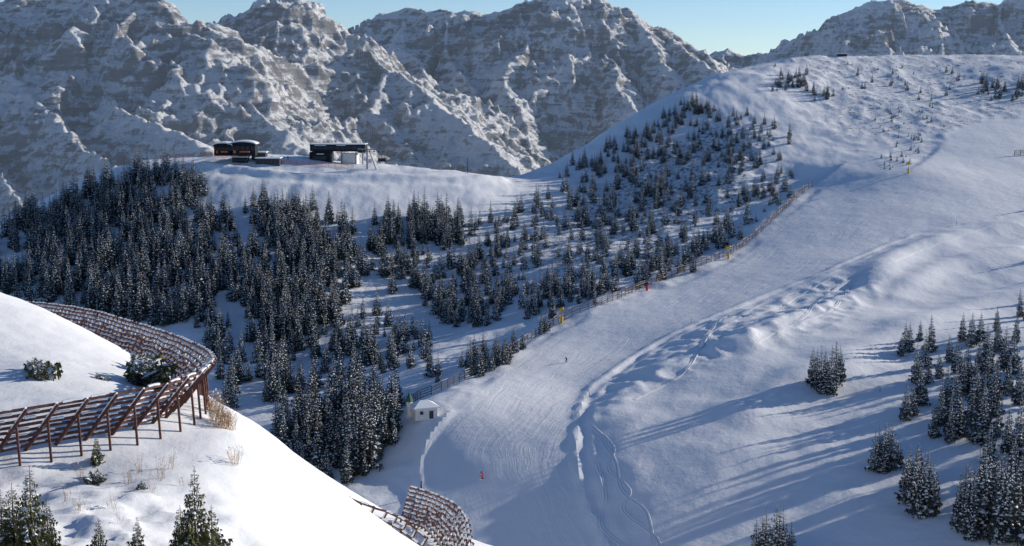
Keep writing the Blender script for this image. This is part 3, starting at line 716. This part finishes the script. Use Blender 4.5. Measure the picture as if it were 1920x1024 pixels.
# ---------------------------------------------------------------- people
def skier(name,u,v,H,top,facing=0.0,crouch=.25,skis=True,field=FM):
    h=field.hit(u,v,225)
    if h is None: return
    e=empty(name,(h[0],h[1],h[2]+.03)); e.rotation_euler=(0,0,facing); e.scale=(H/1.8,)*3
    c=crouch
    J={'pel':(0,-.05-.2*c,.95-.25*c),'sp':(0,.06,1.18-.25*c),'ch':(0,.12+.15*c,1.38-.28*c),'nk':(0,.17+.2*c,1.52-.3*c),'hd':(0,.21+.24*c,1.66-.32*c),'ht':(0,.23+.26*c,1.76-.33*c),
     'hl':(-.11,-.05-.18*c,.9-.25*c),'kl':(-.15,.16+.2*c,.5-.06*c),'al':(-.15,0,.12),'tl':(-.15,.2,.06),
     'hr':(.11,-.05-.18*c,.9-.25*c),'kr':(.15,.16+.2*c,.5-.06*c),'ar':(.15,0,.12),'tr':(.15,.2,.06),
     'sl':(-.2,.12+.15*c,1.4-.28*c),'el':(-.36,.16+.2*c,1.14-.2*c),'wl':(-.33,.45,1.05-.1*c),'fl':(-.32,.54,1.04-.1*c),
     'sr':(.2,.12+.15*c,1.4-.28*c),'er':(.36,.16+.2*c,1.14-.2*c),'wr':(.33,.45,1.05-.1*c),'fr':(.32,.54,1.04-.1*c)}
    E=[('pel','sp'),('sp','ch'),('ch','nk'),('nk','hd'),('hd','ht'),('pel','hl'),('hl','kl'),('kl','al'),('al','tl'),('pel','hr'),('hr','kr'),('kr','ar'),('ar','tr'),('ch','sl'),('sl','el'),('el','wl'),('wl','fl'),('ch','sr'),('sr','er'),('er','wr'),('wr','fr')]
    Rd={'pel':.15,'sp':.14,'ch':.17,'nk':.07,'hd':.12,'ht':.09,'hl':.11,'kl':.075,'al':.07,'tl':.05,'sl':.085,'el':.06,'wl':.045,'fl':.045}
    K=list(J); me=bpy.data.meshes.new('body'); me.from_pydata([J[k] for k in K],[(K.index(a),K.index(b)) for a,b in E],[])
    me.materials.append(top); o=link(bpy.data.objects.new('body',me),e)
    md=o.modifiers.new('skin','SKIN'); 
    if not me.skin_vertices: 
        import bmesh; bmm=bmesh.new(); bmm.from_mesh(me); bmm.verts.layers.skin.verify(); bmm.to_mesh(me); bmm.free()
    for i,k in enumerate(K):
        r=Rd.get(k) or Rd.get(k[:-1]+'l'); me.skin_vertices[0].data[i].radius=(r,r); me.skin_vertices[0].data[i].use_root=(k=='pel')
    o.modifiers.new('sub','SUBSURF').levels=1
    a=MB(); hd=Vector(J['hd']); a.cyl(hd+Vector((0,0,.02)),hd+Vector((0,0,.13)),.145,.08,10,0); a.box(tuple(hd+Vector((0,.12,.02))),(.2,.06,.09),1); a.obj('helmet_and_goggles',[M_DARKF,M_ORANGE],e,True)
    a=MB()
    for k in('al','ar'):
        x=J[k][0]; a.cyl((x,0,.0),(x,0,.32),.075,.085,8); a.box((x,.06,.06),(.13,.34,.12))
    a.obj('boots',[M_DARKF],e)
    if skis:
        a=MB()
        for x in(-.15,.15): a.box((x,.05,.0),(.09,1.6,.03)); a.beam((x,.84,.0),(x,1.0,.12),.09,.025)
        a.obj('skis',[M_WHITE],e)
        a=MB()
        for s in(-1,1): a.cyl((s*.32,.54,1.1-.1*c),(s*.45,-.15,.1),.012,.012,5)
        a.obj('ski_poles',[M_GREY],e)
skier('skier',905,899,2.0,M_RED,2.4,.5); skier('skier',1062,680,1.8,M_DARKF,2.7,.6)
for u,v,mt in [(384,290,M_RED),(392,291,M_DARKF),(408,290,M_DARKF),(366,291,M_DARKF),(437,291,M_RED),(470,291,M_DARKF),(540,300,M_DARKF)]:
    skier('standing_person',u,v,1.8,mt,random.uniform(0,6),.02,False)

# ---------------------------------------------------------------- ski tracks
def track(name,line,off=.0,w=.24):
    pts=[h for h in (FM.hit(u,v,225) for u,v in smooth_line(line,8)) if h is not None]
    vs=[];fs=[]
    prof=[(-2.2*w,-.04),(-1.2*w,.13),(-.5*w,.02),(.5*w,.02),(1.2*w,.13),(2.2*w,-.04)]
    for i,p in enumerate(pts):
        d=pts[min(i+1,len(pts)-1)]-pts[max(i-1,0)]; d=d[:2]/(np.linalg.norm(d[:2])+1e-6); n=np.array([-d[1],d[0]])
        for x,z in prof:
            q=p[:2]+n*(x+off); vs.append((q[0],q[1],float(FM.h(q[0],q[1]))+z))
        if i:
            b=(i-1)*6
            for k in range(5): fs.append((b+k,b+k+1,b+k+7,b+k+6))
    mb=MB(); mb.add(vs,fs); mb.obj(name,[M_SNOWF],None,True)
for ln in [[(1110,800),(1150,840),(1140,880),(1180,920),(1170,960),(1230,1010),(1240,1050)],[(1125,820),(1155,870),(1165,920),(1210,960),(1225,1020)],[(1190,750),(1250,720),(1290,690),(1350,600),(1420,590),(1490,560),(1560,520)],[(1480,610),(1560,580),(1610,520),(1700,480),(1780,450),(1870,420)],[(1420,640),(1500,600),(1540,560),(1640,500)],[(1120,870),(1135,930),(1130,990),(1190,1040)],[(1300,640),(1340,620),(1380,600),(1420,575),(1500,545)]]:
    track('ski_track',ln)

# ---------------------------------------------------------------- light, sky, camera
EL=math.radians(16); AZ=math.atan2(.915,.40)
s=Vector((math.sin(AZ)*math.cos(EL),math.cos(AZ)*math.cos(EL),math.sin(EL)))
L=bpy.data.lights.new('sun','SUN'); L.energy=5; L.angle=math.radians(.5); L.color=(1,.925,.81)
o=bpy.data.objects.new('sun',L); o.rotation_euler=s.to_track_quat('Z','Y').to_euler(); link(o)
w=bpy.data.worlds.new('World'); scene.world=w; w.use_nodes=True; nt=w.node_tree
sk=nt.nodes.new('ShaderNodeTexSky'); sk.sky_type='NISHITA'; sk.sun_disc=False; sk.sun_elevation=EL; sk.sun_rotation=AZ; sk.altitude=3000; sk.air_density=.85; sk.dust_density=0; sk.ozone_density=3.5
nt.links.new(sk.outputs[0],nt.nodes['Background'].inputs[0]); nt.nodes['Background'].inputs[1].default_value=.13
c=bpy.data.cameras.new('camera'); c.sensor_width=36; c.clip_end=60000; c.clip_start=.5
o=bpy.data.objects.new('camera',c); o.rotation_euler=(math.pi/2-PITCH,0,0); c.lens=F/1920*36; link(o); scene.camera=o
scene.view_settings.view_transform='Standard'; scene.view_settings.look='None'; scene.view_settings.exposure=0
print('forest', {k:len(v) for k,v in places.items()})
